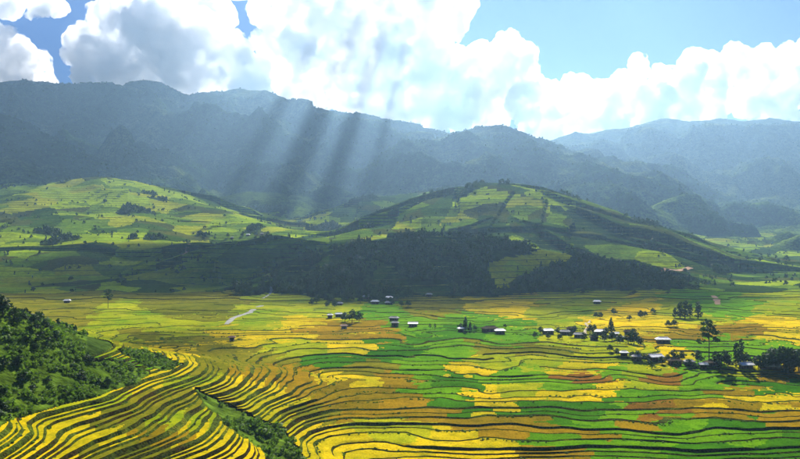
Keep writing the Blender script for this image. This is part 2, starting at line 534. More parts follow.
def cut_terraces(mask, rows, step, bankw, flats, zone_of, rmin, rmax, bank):
    i0, i1 = rows
    m = mask[i0:i1]
    X = XX[i0:i1]; Y = YY[i0:i1]; T = ZZ[i0:i1] / step
    ta = np.linspace(T.min() - 4, T.max() + 4, 4000)
    tw = ta + (.24 * np.sin(2.1 * ta) + .1 * np.sin(4.7 * ta + 1) if step < 2 else 0)
    T = np.interp(T, ta, tw)
    t0_, dt_ = float(tw[0]), float(tw[-1] - tw[0]) / 8000
    tinv = np.interp(np.linspace(tw[0], tw[-1], 8001), tw, ta).tolist()
    gy = np.gradient(ZZ, axis=0)[i0:i1] / np.gradient(YY, axis=0)[i0:i1]
    gx = np.gradient(ZZ, axis=1)[i0:i1] / np.gradient(XX, axis=1)[i0:i1]
    gr = np.hypot(gx, gy - gx * X / Y)
    Rr = np.clip(bankw * gr / step * (1 + .75 * fbm(X / 12, Y / 12, 2, 77)), rmin, rmax)
    Fl = flats[0] + (flats[1] - flats[0]) * sstep(.15, .27, gr)
    ok = m[:-1, :-1] & m[1:, :-1] & m[:-1, 1:] & m[1:, 1:]
    ii, jj = np.nonzero(ok)
    kc = np.floor(np.minimum(np.minimum(T[:-1, :-1], T[1:, 1:]), np.minimum(T[1:, :-1], T[:-1, 1:]))[ok]).astype(int)
    dT = np.gradient(T, axis=0); dP = np.gradient(PYG[i0:i1], axis=0)
    sl = (dP / np.where(np.abs(dT) < 1e-3, 1e-3, dT))[:-1, :-1][ok]
    args = (X[:-1, :-1] + X[1:, 1:])[ok] / 2, (Y[:-1, :-1] + Y[1:, 1:])[ok] / 2, (PP[i0:i1][:-1, :-1] + PP[i0:i1][1:, 1:])[ok] / 2
    T0 = T[:-1, :-1][ok]; P0 = PYG[i0:i1][:-1, :-1][ok]
    zc, zd = [zone_of(kc + e, *args, P0 + np.clip((kc + e + .5 - T0) * sl, -7, 7)) for e in (0, 1)]
    V4 = np.stack([X, Y, T, Rr, Fl], -1).tolist()
    V4 = [[tuple(v) for v in r] for r in V4]
    groups = {}
    fl = math.floor
    for i, j, z0_, z1_ in zip(ii.tolist(), jj.tolist(), zc, zd):
        a = V4[i][j]; b = V4[i][j + 1]; c = V4[i + 1][j + 1]; d = V4[i + 1][j]
        ts = (a[2], b[2], c[2], d[2])
        k0, k1 = fl(min(ts)), fl(max(ts))
        if k0 == k1 and all(v[2] - k0 >= v[3] for v in (a, b, c, d)):
            groups.setdefault((k0, z0_), []).append((0, (a, b, c, d)))
            continue
        for tri in ((a, b, c), (a, c, d)):
            t3 = (tri[0][2], tri[1][2], tri[2][2])
            for k in range(fl(min(t3)), fl(max(t3)) + 1):
                p = tri
                if min(t3) < k:
                    p = clip(p, lambda v: v[2] - k, True)
                if max(t3) > k + 1:
                    p = clip(p, lambda v: v[2] - k - 1, False)
                if len(p) < 3:
                    continue
                tr = clip(p, lambda v: v[2] - k - v[3], True)
                ri = clip(p, lambda v: v[2] - k - v[3], False)
                L = groups.setdefault((k, z0_ if k == k0 else z1_), [])
                if len(tr) > 2: L.append((0, tr))
                if len(ri) > 2: L.append((1, ri))
    out = []
    for (k, zn), L in groups.items():
        # connected pieces
        par = {}

        def find(x):
            while par[x] != x:
                par[x] = par[par[x]]; x = par[x]
            return x
        keys = []
        for ty, p in L:
            kk = [(round(v[0] * 20), round(v[1] * 20)) for v in p]
            keys.append(kk)
            for x in kk:
                par.setdefault(x, x)
            r0 = find(kk[0])
            for x in kk[1:]:
                r = find(x)
                if r != r0: par[r] = r0
        comps = {}
        for (ty, p), kk in zip(L, keys):
            comps.setdefault(find(kk[0]), []).append((ty, p, kk))
        for comp in comps.values():
            vid = {}; co = []; faces = []; mi = []
            area = 0
            for ty, p, kk in comp:
                f = []
                for v, key in zip(p, kk):
                    q_ = (key, ty)
                    if q_ not in vid:
                        vid[q_] = len(co)
                        top = k + v[3]; flat = v[4]
                        top = top + (k + 1 - top) * flat
                        if ty == 0:
                            z = v[2] + (k + 1 - v[2]) * flat
                        else:
                            u = min(max((v[2] - k) / max(v[3], 1e-6), 0), 1)
                            z = k + (top - k) * u
                        g_ = (z - t0_) / dt_; gi = int(g_); g_ -= gi
                        co.append((v[0], v[1], (tinv[gi] * (1 - g_) + tinv[gi + 1] * g_) * step))
                    f.append(vid[q_])
                if len(set(f)) < 3: continue
                f = list(dict.fromkeys(f))
                faces.append(f); mi.append(ty)
                s = 0
                for n_ in range(len(p)):
                    x1, y1 = p[n_][:2]; x2, y2 = p[(n_ + 1) % len(p)][:2]
                    s += x1 * y2 - x2 * y1
                area += abs(s) / 2 * CZ * F * F / p[0][1] ** 3
            if faces:
                out.append((area, zn, co, faces, mi))
    out.sort(key=lambda c: -c[0])
    return out


def build_pieces(pieces, name, mats, code_of, n_single, word_of, stuff_name, min_area, BANK):
    rest = {}
    count = 0
    for n, (area, zn, co, faces, mi) in enumerate(pieces):
        code = code_of(zn)
        cx = sum(v[0] for v in co) / len(co); cy = sum(v[1] for v in co) / len(co)
        px = 400 + cx / cy * F
        if count < n_single and -20 < px < 820 and area > min_area:
            count += 1
            me = bpy.data.meshes.new(name)
            me.from_pydata(co, [], faces)
            me.polygons.foreach_set('material_index', mi)
            me.polygons.foreach_set('use_smooth', [True] * len(faces))
            me.materials.append(mats[code]); me.materials.append(BANK)
            link(name, me, TERRAIN)
        else:
            r = rest.setdefault(code, ([], [], []))
            b = len(r[0])
            r[0].extend(co); r[1].extend([[x + b for x in f] for f in faces]); r[2].extend(mi)
    for code, (co, faces, mi) in rest.items():
        me = bpy.data.meshes.new(stuff_name)
        me.from_pydata(co, [], faces)
        me.polygons.foreach_set('material_index', mi)
        me.polygons.foreach_set('use_smooth', [True] * len(faces))
        me.materials.append(mats[code]); me.materials.append(BANK)
        o = link(stuff_name, me, TERRAIN)
        tag(o, None, None, None, 'stuff')


ALT = {'Y': 'L', 'L': 'Y', 'G': 'D', 'D': 'G', 'B': 'O', 'O': 'B', 'R': 'B'}


def near_zone(k, x, y, px, py):
    wx_ = px + 28 * (_h2(k, k * 0 + 3, 4) - .5) + 7 * fbm(x / 40, y / 40, 2, 91); wy_ = py + 1.5 * pn(x / 70, y / 70, 92)
    best = np.full(x.shape, 1e9); bi = np.zeros(x.shape, int)
    for n in range(len(SP)):
        d = (wx_ - SP[n, 0]) ** 2 + (4.2 * (wy_ - SP[n, 1])) ** 2
        k = d < best
        best = np.where(k, d, best); bi = np.where(k, n, bi)
    alt = (_h2(k, bi, 9) < .13).astype(int)
    return (bi * 10 + alt).tolist()


r0 = int(np.searchsorted(YR, 186)); r1 = int(np.searchsorted(YR, 960)); r2 = int(np.searchsorted(YR, 2250))
pcs = cut_terraces(TER, (r0, r1), STEP1, .9, (.40, .95), near_zone, .03, .42, BANK)
print('near terraces', len(pcs))
build_pieces(pcs, 'rice_terrace', RICE, lambda z: ALT[sites[z // 10][2]] if z % 10 else sites[z // 10][2], 300, None, 'small_rice_terraces', 20, BANK)

HZ = rng.random((400, 2)); HZc = rng.random(100000)


def hill_zone(k, x, y, px, py):
    wx_ = x + 22 * fbm(x / 90, y / 90, 2, 95); wy_ = y + 22 * fbm(x / 90, y / 90, 2, 96)
    s = 62.0
    i = np.floor(wx_ / s).astype(int); j = np.floor(wy_ / (s * 1.1)).astype(int)
    best = np.full(x.shape, 1e9); bi = np.zeros(x.shape, int)
    for a in (-1, 0, 1):
        for b in (-1, 0, 1):
            ci = i + a; cj = j + b
            jx = _h2(ci, cj, 5); jy = _h2(ci, cj, 6)
            d = (wx_ - (ci + jx) * s) ** 2 + (wy_ - (cj + jy) * s * 1.1) ** 2
            k = d < best
            best = np.where(k, d, best); bi = np.where(k, (ci + 300) * 1000 + cj + 300, bi)
    # which crop: brighter on the left hillside, the valley floor and two painted sunlit patches
    lush_lit = fbm(x / 350, y / 350, 2, 97) + np.where(px < 330, .6, .12)
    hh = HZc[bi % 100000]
    lush_lit = lush_lit + np.where(inpoly(px, py, [(455, 200), (480, 186), (540, 200), (575, 222), (560, 245), (520, 232), (490, 215), (440, 225)]) & (y > 1100) & (y < 1600), .75, 0)  # sunlit hilltop put into the colour as brighter crops
    lush_lit = lush_lit + np.where(inpoly(px, py, [(486, 264), (505, 254), (562, 248), (576, 260), (520, 284), (500, 294)]) & (y < 1050), 1.6, np.where((y < 1050) & (px > 285) & (px < 700) & (py < 300), -.5, 0))  # lit patch of the dome painted with brighter crops, darker crops around it
    v = hh + .55 * lush_lit
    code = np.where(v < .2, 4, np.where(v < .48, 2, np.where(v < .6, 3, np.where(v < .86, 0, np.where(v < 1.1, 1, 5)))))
    return (bi * 10 + code).tolist()


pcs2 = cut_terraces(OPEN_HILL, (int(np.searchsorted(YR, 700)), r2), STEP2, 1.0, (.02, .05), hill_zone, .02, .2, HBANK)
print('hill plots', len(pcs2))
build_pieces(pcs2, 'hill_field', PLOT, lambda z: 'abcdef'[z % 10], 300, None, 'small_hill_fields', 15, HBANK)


def ground(x, y):
    z = ground_bare(x, y)
    i = min(int(np.searchsorted(YR, y)), NR - 1); j = int(round((400 + x / y * F - PXS[0]) / (PXS[1] - PXS[0])))
    j = min(max(j, 0), NC - 1)
    if TER[i, j]:
        return z + .1
    return z


def hit(px, py, y0=150, y1=6500):
    y = y0
    while y < y1:
        x = y * (px - 400) / F
        if CZ + y * (HY - py) / F <= ground_bare(x, y):
            return x, y, ground(x, y)
        y *= 1.002
    return None


# ------------------------------------------------------------------ ribbons: river and dirt roads laid on the ground
def ribbon(name, pts, width, mat, label, lift=.35):
    W = [hit(*p) for p in pts]
    W = [Vector(p) for p in W if p]
    P = []
    for a, b in zip(W[:-1], W[1:]):
        n = max(2, int((b - a).length / 6))
        for i in range(n):
            P.append(a.lerp(b, i / n))
    P.append(W[-1])
    for _ in range(3):
        P = [P[0]] + [(P[i - 1] + P[i] * 2 + P[i + 1]) / 4 for i in range(1, len(P) - 1)] + [P[-1]]
    co = []; q_ = []
    for i, p in enumerate(P):
        d = (P[min(i + 1, len(P) - 1)] - P[max(i - 1, 0)]); d.z = 0; d.normalize()
        n = Vector((-d.y, d.x, 0)); wd = width * (.8 + .4 * rnd.random())
        for k in (-1, -.4, .4, 1):
            x, y = p.x + n.x * wd * k / 2, p.y + n.y * wd * k / 2
            co.append((x, y, max(ground(x, y), ground(p.x, p.y) - .3) + lift - (.9 if abs(k) == 1 else 0)))
        if i:
            for k in range(3):
                b = (i - 1) * 4 + k
                q_.append((b, b + 1, b + 5, b + 4))
    o = link(name, np_mesh(name, co, quads=q_, smooth=True), None, [mat])
    tag(o, label, None, None, 'structure')


M_river = simple_mat('river_gravel', (.32, .32, .3), .9, .25, 0, 0, .3)
M_dirt = simple_mat('dirt', (.42, .25, .13), .95, .2, .1, 0, .3)
M_pale = simple_mat('pale_track', (.45, .38, .26), .95, .2, .1, 0, .3)
ribbon('river', [(226, 325), (232, 319), (238, 316), (250, 313), (254, 309), (262, 306)], 8, M_river, 'pale stony river bed winding out of the dark side valley')
ribbon('river', [(262, 299), (268, 296), (272, 290)], 4, M_river, 'short grey reach of the river under the knoll')
ribbon('road', [(664, 275), (676, 271), (690, 268)], 9, M_dirt, 'orange dirt road cut across the right flank of the hill')
ribbon('road', [(664, 275), (668, 279), (672, 282)], 8, M_dirt, 'short dirt bend below the orange hillside road')
ribbon('road', [(713, 296), (717, 300), (718, 305)], 9, M_dirt, 'bare orange dirt scar at the foot of the right slope')
ribbon('road', [(183, 256), (187, 250), (190, 244)], 6, M_dirt, 'pale dirt track climbing the lit left hillside')
ribbon('path', [(590, 321), (584, 325), (592, 327), (582, 331), (586, 335)], 3, M_pale, 'pale zigzag footpath leading down into the village')

# ------------------------------------------------------------------ plants
M_leaf = leaf_mat('leaves', (.04, .085, .013))
M_leafd = leaf_mat('dark_leaves', (.028, .066, .012), .3)
M_scrub = leaf_mat('scrub_leaves', (.085, .18, .010), .45)
M_bark = simple_mat('bark', (.09, .065, .045), .95, 3, .1)


def crown(lobes, n, s, r_, flat=.0):
    co = []; q_ = []
    tot = sum(l[3] * l[4] for l in lobes)
    for (x, y, z, a, c) in lobes:
        for _ in range(max(4, int(n * a * c / tot))):
            d = Vector((r_.gauss(0, 1), r_.gauss(0, 1), r_.gauss(0, 1))).normalized()
            k = .55 + .5 * r_.random() ** .6
            p = Vector((x + d.x * a * k, y + d.y * a * k, z + d.z * c * k))
            nn = (d + Vector((r_.gauss(0, .6), r_.gauss(0, .6), r_.gauss(0, .6)))).normalized()
            u = nn.orthogonal().normalized(); u.rotate(__import__('mathutils').Quaternion(nn, r_.random() * 6.28)); v = nn.cross(u)
            e = s * r_.uniform(.6, 1.35)
            b = len(co)
            for (m_, o_) in ((-1, -.6), (.9, -.8), (1, .7), (-.7, .9)):
                co.append(tuple(p + u * e * m_ * .5 + v * e * o_ * .5))
            q_.append((b, b + 1, b + 2, b + 3))
    return co, q_


def trunk(h, r, limbs, r_):
    co = []; q_ = []

    def tube(p, q2, ra, rb, seg=6):
        d = (q2 - p).normalized(); u = d.orthogonal().normalized(); v = d.cross(u); b = len(co)
        for k in range(3):
            c = p.lerp(q2, k / 2); rr = ra + (rb - ra) * k / 2
            if k == 1: c = c + u * ra * r_.uniform(-.5, .5)
            for i in range(seg):
                t = i / seg * 2 * math.pi
                co.append(tuple(c + (u * math.cos(t) + v * math.sin(t)) * rr))
        for k in range(2):
            for i in range(seg):
                q_.append((b + k * seg + i, b + k * seg + (i + 1) % seg, b + (k + 1) * seg + (i + 1) % seg, b + (k + 1) * seg + i))
    tube(Vector((0, 0, -.03)), Vector((0, 0, h)), r, r * .45)
    for (x, y, z, a, c) in limbs:
        tube(Vector((0, 0, min(h * .92, z - .12))), Vector((x, y, z)), r * .4, r * .15, 5)
    return co, q_


def lobeset(kind, r_):
    if kind == 'broad':
        L = [(0, 0, .64, .25, .27)]
        for i in range(6):
            t = i * 1.05 + r_.random(); L.append((.23 * math.cos(t), .23 * math.sin(t), .32 + .36 * r_.random(), .16 + .06 * r_.random(), .16))
        L.append((r_.uniform(-.1, .1), r_.uniform(-.1, .1), .86, .14, .12))
        return L, .45, .03
    if kind == 'column':
        return [(r_.uniform(-.03, .03), r_.uniform(-.03, .03), .2 + .11 * i, .13 * (1 - .07 * i), .1) for i in range(7)], .7, .022
    if kind == 'conifer':
        return [(r_.uniform(-.03, .03), r_.uniform(-.03, .03), .18 + .115 * i, .26 * (1 - i / 7.6), .09) for i in range(7)], .9, .025
    if kind == 'tall':
        L = []
        for i in range(9):
            t = i * 2.4; z = .5 + .052 * i; rr = .17 * (1 - .05 * i)
            L.append((rr * math.cos(t), rr * math.sin(t), z, .1, .05))
        L.append((0, 0, .95, .1, .05))
        return L, .9, .014
    if kind == 'bush':
        L = [(0, 0, .4, .5, .42)]
        for i in range(4):
            t = i * 1.6 + r_.random(); L.append((.32 * math.cos(t), .32 * math.sin(t), .35 + .25 * r_.random(), .28, .28))
        return L, .3, .04


TEMPL = {}


def templ(kind, var, n, s):
    key = (kind, var, n)
    if key not in TEMPL:
        r_ = random.Random(hash((len(kind), ord(kind[0]), var, n)) & 0xffff)
        L, th, tr = lobeset(kind, r_)
        c = crown(L, n, s, r_)
        t = trunk(th, tr, L[1:] if kind in ('broad', 'tall') else [], r_)
        TEMPL[key] = (c, t)
    return TEMPL[key]


TM = {}


def tree(kind, var, x, y, h, label, group=None, dark=True, wide=1.0, name=None):
    n, s = {'broad': (420, .085), 'column': (300, .06), 'conifer': (320, .075), 'tall': (260, .06), 'bush': (160, .16)}[kind]
    key = (kind, var, dark)
    if key not in TM:
        c, t = templ(kind, var, n, s)
        cm = np_mesh('crown', c[0], quads=c[1]); cm.materials.append(M_leafd if dark else M_leaf)
        tm = np_mesh('trunk', t[0], quads=t[1]); tm.materials.append(M_bark)
        TM[key] = (cm, tm)
    e = link(name or {'broad': 'broadleaf_tree', 'column': 'columnar_tree', 'conifer': 'conifer_tree', 'tall': 'tall_tree', 'bush': 'bush'}[kind], None)
    e.location = (x, y, ground(x, y) - .1)
    e.scale = (h * wide, h * wide, h)
    e.rotation_euler = (0, 0, rnd.random() * 6.28)
    e.empty_display_size = .2
    link('crown', TM[key][0], e)
    if kind != 'bush':
        link('trunk', TM[key][1], e)
    tag(e, label, 'bush' if kind == 'bush' else 'tree', group)
    return e


def tree_px(kind, px, py, hpx, label, group=None, dark=True, wide=1.0):
    p = hit(px, py)
    if p:
        tree(kind, rnd.randrange(3), p[0], p[1], hpx * p[1] / F, label, group, dark, wide)


tree_px('tall', 709, 363, 43, 'tall bare-stemmed tree with layered open crown above the lower hamlet')
tree_px('column', 736, 367, 25, 'slim dark columnar tree, shorter of the pair beside the long white roofs')
tree_px('column', 741, 367, 29, 'slim dark columnar tree, taller of the pair beside the long white roofs')
for px, py, h in ((758, 370, 15), (766, 371, 19), (775, 371, 23), (784, 372, 26), (792, 372, 25), (799, 373, 24), (806, 373, 22), (788, 376, 16), (771, 367, 20), (780, 368, 22)):
    tree_px('broad', px, py, h, 'dense dark broadleaf tree in the grove behind the long white roofs', 'grove by the long white roofs', True, 1.1)
for px, py, h in ((724, 366, 15), (716, 367, 14), (728, 368, 12), (698, 363, 12), (682, 361, 9), (674, 360, 10), (688, 368, 8), (746, 366, 13), (668, 363, 8), (662, 365, 8), (645, 362, 8), (638, 360, 9), (632, 359, 7), (617, 356, 7), (676, 368, 7), (720, 371, 9), (695, 370, 7), (610, 352, 7), (650, 366, 6)):
    tree_px('broad', px, py, h * 1.1, 'small dark broadleaf tree among the huts of the lower hamlet', 'trees of the lower hamlet', True, 1.15)
for px, py, h in ((590, 334, 9), (574, 333, 7), (584, 341, 8), (595, 341, 8), (604, 342, 8), (612, 342, 10), (620, 344, 9), (628, 344, 11), (634, 345, 12), (640, 346, 8), (558, 335, 7), (541, 334, 7), (634, 338, 9), (571, 338, 6), (560, 340, 6), (548, 339, 6), (535, 338, 6), (605, 336, 8), (594, 331, 6)):
    tree_px('broad', px, py, h * 1.1, 'small dark broadleaf tree among the houses of the middle village', 'trees of the middle village', True, 1.15)
tree_px('conifer', 611, 333, 16, 'dark pointed conifer rising over the roofs of the middle village')
tree_px('conifer', 465, 331, 15, 'taller dark conifer beside the pale field house on green rice')
tree_px('conifer', 470, 331, 10, 'shorter dark conifer beside the pale field house on green rice')
tree_px('broad', 461, 331, 8, 'low dark bushy tree at the foot of the conifer pair', None, True, 1.2)
tree_px('broad', 475, 331, 6, 'tiny round tree right of the conifer pair')
tree_px('tall', 430, 331, 7, 'small palm-like tree, first of two in the green rice')
tree_px('tall', 435, 331, 7, 'small palm-like tree, second of two in the green rice')
tree_px('broad', 352, 323, 14, 'round dark tree, largest of the three at the edge of the golden fields')
tree_px('broad', 345, 322, 10, 'round dark tree, smaller one beside the huts at the golden fields', None, True, 1.2)
tree_px('broad', 359, 322, 11, 'round dark tree, right one at the edge of the golden fields')
for px, py, h in ((680, 318, 17), (685, 319, 19), (690, 318, 15), (675, 318, 11), (698, 319, 18)):
    tree_px('column', px, py, h, 'dark upright tree in the stand below the orange dirt road', 'upright trees below the dirt road', True, 1.6)
for px, py, h in ((668, 327, 7), (674, 327, 8), (653, 314, 6), (600, 319, 7), (596, 318, 6), (614, 315, 7), (629, 321, 6), (505, 328, 4), (641, 318, 8), (645, 317, 6)):
    tree_px('broad', px, py, h, 'small round tree on a field edge between the hill and the middle village', 'lone trees on field edges', True, 1.2)
tree_px('tall', 108, 309, 20, 'tall thin dark tree standing in the shaded left valley')
for px, py, h in ((3, 316, 22), (-6, 312, 24), (14, 318, 12), (24, 322, 10), (33, 324, 9), (45, 327, 9), (48, 330, 8)):
    tree_px('broad', px, py, h, 'dark broadleaf tree on the brow of the scrubby left spur', 'trees on the brow of the spur', True, 1.1)
for i in range(22):
    tree_px('broad', 312 + i * 4.6 + rnd.uniform(-3, 3), 303 + rnd.uniform(-4, 5), rnd.uniform(5, 9), 'dark tree in the far village at the foot of the wooded dome', 'trees of the far village', True, 1.15)
for px, py, h in ((205, 238, 4), (215, 240, 4), (228, 238, 5), (243, 236, 5), (256, 236, 5), (268, 235, 4), (198, 262, 4), (188, 252, 5), (730, 283, 6), (786, 262, 7), (778, 264, 6), (760, 262, 5), (747, 261, 5)):
    tree_px('broad', px, py, h, 'small far tree on the field edges of the open hillsides', 'far trees on open hillsides')

# ---- woods: the trees that show largest are single objects, the rest is one mass
def cells(mask):
    m = mask[:-1, :-1] & mask[1:, 1:]
    ii, jj = np.nonzero(m)
    area = (YY[1:, :-1] - YY[:-1, :-1])[m] * (XX[:-1, 1:] - XX[:-1, :-1])[m]
    return ii, jj, area


def scatter(mask, n):
    ii, jj, ar = cells(mask)
    pick = rng.choice(len(ii), n, p=ar / ar.sum())
    u = rng.random(n); v = rng.random(n)
    i = ii[pick]; j = jj[pick]

    def lerp(A):
        return (A[i, j] * (1 - v) + A[i, j + 1] * v) * (1 - u) + (A[i + 1, j] * (1 - v) + A[i + 1, j + 1] * v) * u
    return lerp(XX), lerp(YY), lerp(ZZ - np.where(OPEN_HILL, 1.0, 0)), j


def merge(name, pts, tpls, mats, label, kind='stuff'):
    cos = []; qs = []; mi = []; b = 0
    for (x, y, z, h, wd), t in zip(pts, tpls):
        co, q_, m_ = t
        a = rnd.random() * 6.28; ca_, sa = math.cos(a), math.sin(a)
        c2 = np.empty_like(co)
        c2[:, 0] = (co[:, 0] * ca_ - co[:, 1] * sa) * h * wd + x
        c2[:, 1] = (co[:, 0] * sa + co[:, 1] * ca_) * h * wd + y
        c2[:, 2] = co[:, 2] * h + z - .1
        cos.append(c2); qs.append(q_ + b); mi.append(m_); b += len(co)
    o = link(name, np_mesh(name, np.concatenate(cos), quads=np.concatenate(qs), midx=np.concatenate(mi)), None, mats)
    tag(o, label, None, None, kind)
    return o


def flat_templ(kind, var, n, s, with_trunk=True):
    (cc, cq), (tc_, tq) = templ(kind, var + 50, n, s)
    if not with_trunk:
        return np.array(cc), np.array(cq), np.zeros(len(cq), int)
    return np.array(cc + tc_), np.concatenate([np.array(cq), np.array(tq) + len(cc)]), np.array([0] * len(cq) + [1] * len(tq))


WT = [flat_templ('broad', v, 90, .16) for v in range(4)] + [flat_templ('column', v, 70, .13) for v in range(2)] + [flat_templ('conifer', v, 70, .15) for v in range(2)]
WM = []
for t in WT:
    mm = np_mesh('tree', t[0], quads=t[1], midx=t[2]); mm.materials.append(M_leafd); mm.materials.append(M_bark); WM.append(mm)
inview = (PP > -60) & (PP < 860)
WOOD = (CL == 3) & ~OPEN_HILL & inview & (YY < 1150)
x, y, z, j = scatter(WOOD, 2300)
keep = rng.random(len(x)) < np.where(fbm(x / 60, y / 60, 2, 81) > -.25, 1, .15)
x, y, z = x[keep], y[keep], z[keep]
h = rng.uniform(4, 9, len(x)) * np.where(rng.random(len(x)) < .12, 1.5, 1)
pxx = 400 + x / y * F
near_first = np.argsort(-(h / y) * ((pxx > 5) & (pxx < 795)))
for i in near_first[:300]:
    v = rnd.choice((0, 1, 2, 3, 0, 1, 4, 5, 6, 7))
    o = link('wood_tree', WM[v])
    o.location = (x[i], y[i], z[i] - .1); wd = rnd.uniform(.85, 1.2)
    o.scale = (h[i] * wd, h[i] * wd, h[i]); o.rotation_euler = (0, 0, rnd.random() * 6.28)
    tag(o, 'dark tree of the wood covering the shaded dome behind the villages', 'tree', 'trees of the wood on the dome')
rest = near_first[300:]
merge('woodland', [(x[i], y[i], z[i], h[i], 1.0) for i in rest], [WT[rnd.randrange(8)] for _ in rest], [M_leafd, M_bark], 'dense dark woodland covering the shaded dome')
FT = [flat_templ('broad', v, 34, .26, False) for v in range(4)] + [flat_templ('column', v, 24, .2, False) for v in range(2)]
WOOD2 = np.isin(CL, (2, 4, 5)) & ~OPEN_HILL & inview & (YY < 2300) & (YY > 860)
x, y, z, j = scatter(WOOD2, 4200)
h = rng.uniform(4, 10, len(x))
merge('woodland', [(x[i], y[i], z[i], h[i], 1.1) for i in range(len(x))], [FT[rnd.randrange(6)] for _ in x], [M_leafd], 'thickets between the fields of the open hillsides')
SPARSE = OPEN_HILL & inview
x, y, z, j = scatter(SPARSE, 9000)
hedge = np.abs(fbm(x / 120, y / 120, 2, 83)) < .05
hedge |= rng.random(len(x)) < .04
x, y, z = x[hedge], y[hedge], z[hedge]
h = rng.uniform(2.5, 7, len(x))
merge('hedgerow', [(x[i], y[i], z[i], h[i], 1.1) for i in range(len(x))], [FT[rnd.randrange(6)] for _ in x], [M_leafd], 'dark hedges and bushes along the field edges of the hillsides')
FARW = np.isin(CL, (0, 1)) & inview & (low[..., 0] < .35) & (YY > 2000) & (YY < 4700) & (fbm(XX / 330, YY / 330, 4, 71) < .2)
x, y, z, j = scatter(FARW, 12000)
h = rng.uniform(4, 8, len(x))
GT = [flat_templ('broad', v, 12, .5, False) for v in range(4)]
merge('mountain_forest', [(x[i], y[i], z[i], h[i], 1.1) for i in range(len(x))], [GT[rnd.randrange(4)] for _ in x], [M_leafd], 'far forest roughening the mountain slopes')

# ---- scrub of the near spur and the gully
x, y, z, j = scatter(SCM & inview & (YY < 400), 5200)
h = rng.uniform(.7, 2.0, len(x)) * np.where(rng.random(len(x)) < .06, 1.9, 1)
keep = fbm(x / 20, y / 20, 3, 85) > rng.uniform(-.35, .3, len(x))
x, y, z, h = x[keep], y[keep], z[keep], h[keep]
BT = [flat_templ('bush', v, 34, .3, False) for v in range(4)]
merge('scrub', [(x[i], y[i], z[i], h[i], 1.15) for i in range(len(x))], [BT[rnd.randrange(4)] for _ in x], [M_scrub], 'dense green scrub on the steep spur and along the gully')

x, y, z, j = scatter(SCM & inview & (YY < 400) & (PP < 110), 420)
keep = fbm(x / 30, y / 30, 3, 88) > 0
x, y, z = x[keep], y[keep], z[keep]
h = rng.uniform(1.6, 4.2, len(x))
ST = [flat_templ('broad', v, 60, .2) for v in range(8, 12)]
merge('scrub', [(x[i], y[i], z[i], h[i], 1.2) for i in range(len(x))], [ST[rnd.randrange(4)] for _ in x], [M_leafd, M_bark], 'taller dark shrubs scattered through the green scrub of the spur')

# ---- grass tufts and weeds growing on the terrace banks
x, y, z, j = scatter(TER & inview & (YY < 560), 60000)
fr = z / STEP1 - np.floor(z / STEP1)
keep = (fr < .12) & (fbm(x / 30, y / 30, 2, 87) > -.1)
x, y, z = x[keep], y[keep], z[keep]
h = rng.uniform(.3, .75, len(x))
TT = [flat_templ('bush', v, 8, .6, False) for v in range(4, 8)]
merge('bank_grass', [(x[i], y[i], z[i] + .1, h[i], 1.2) for i in range(len(x))], [TT[rnd.randrange(4)] for _ in x], [M_scrub], 'tufts of grass and weeds along the terrace banks')

# ------------------------------------------------------------------ houses
M_wall = simple_mat('timber_wall', (.13, .085, .055), .9, 1.2)
M_wallp = simple_mat('plaster_wall', (.5, .46, .38), .9, 1.2)
M_door = simple_mat('door_wood', (.05, .032, .02), .8, 2)
M_roofs = {'white': simple_mat('white_sheet_roof', (.82, .82, .84), .45, .7, .5), 'grey': simple_mat('fibre_roof', (.33, .33, .34), .8, .6),
           'thatch': simple_mat('thatch', (.13, .105, .075), 1, 1.5, 0, 0, .3), 'blue': simple_mat('blue_roof', (.25, .33, .45), .6, .6), 'red': simple_mat('clay_roof', (.38, .2, .13), .8, .8)}


def box(co, fa, x0, x1, y0, y1, z0, z1):
    b = len(co)
    co += [(x0, y0, z0), (x1, y0, z0), (x1, y1, z0), (x0, y1, z0), (x0, y0, z1), (x1, y0, z1), (x1, y1, z1), (x0, y1, z1)]
    fa += [(b, b + 3, b + 2, b + 1), (b + 4, b + 5, b + 6, b + 7), (b, b + 1, b + 5, b + 4), (b + 1, b + 2, b + 6, b + 5), (b + 2, b + 3, b + 7, b + 6), (b + 3, b, b + 4, b + 7)]


def pmesh(name, co, fa, mat, parent):
    me = bpy.data.meshes.new(name); me.from_pydata(co, [], fa); me.materials.append(mat)
    return link(name, me, parent)


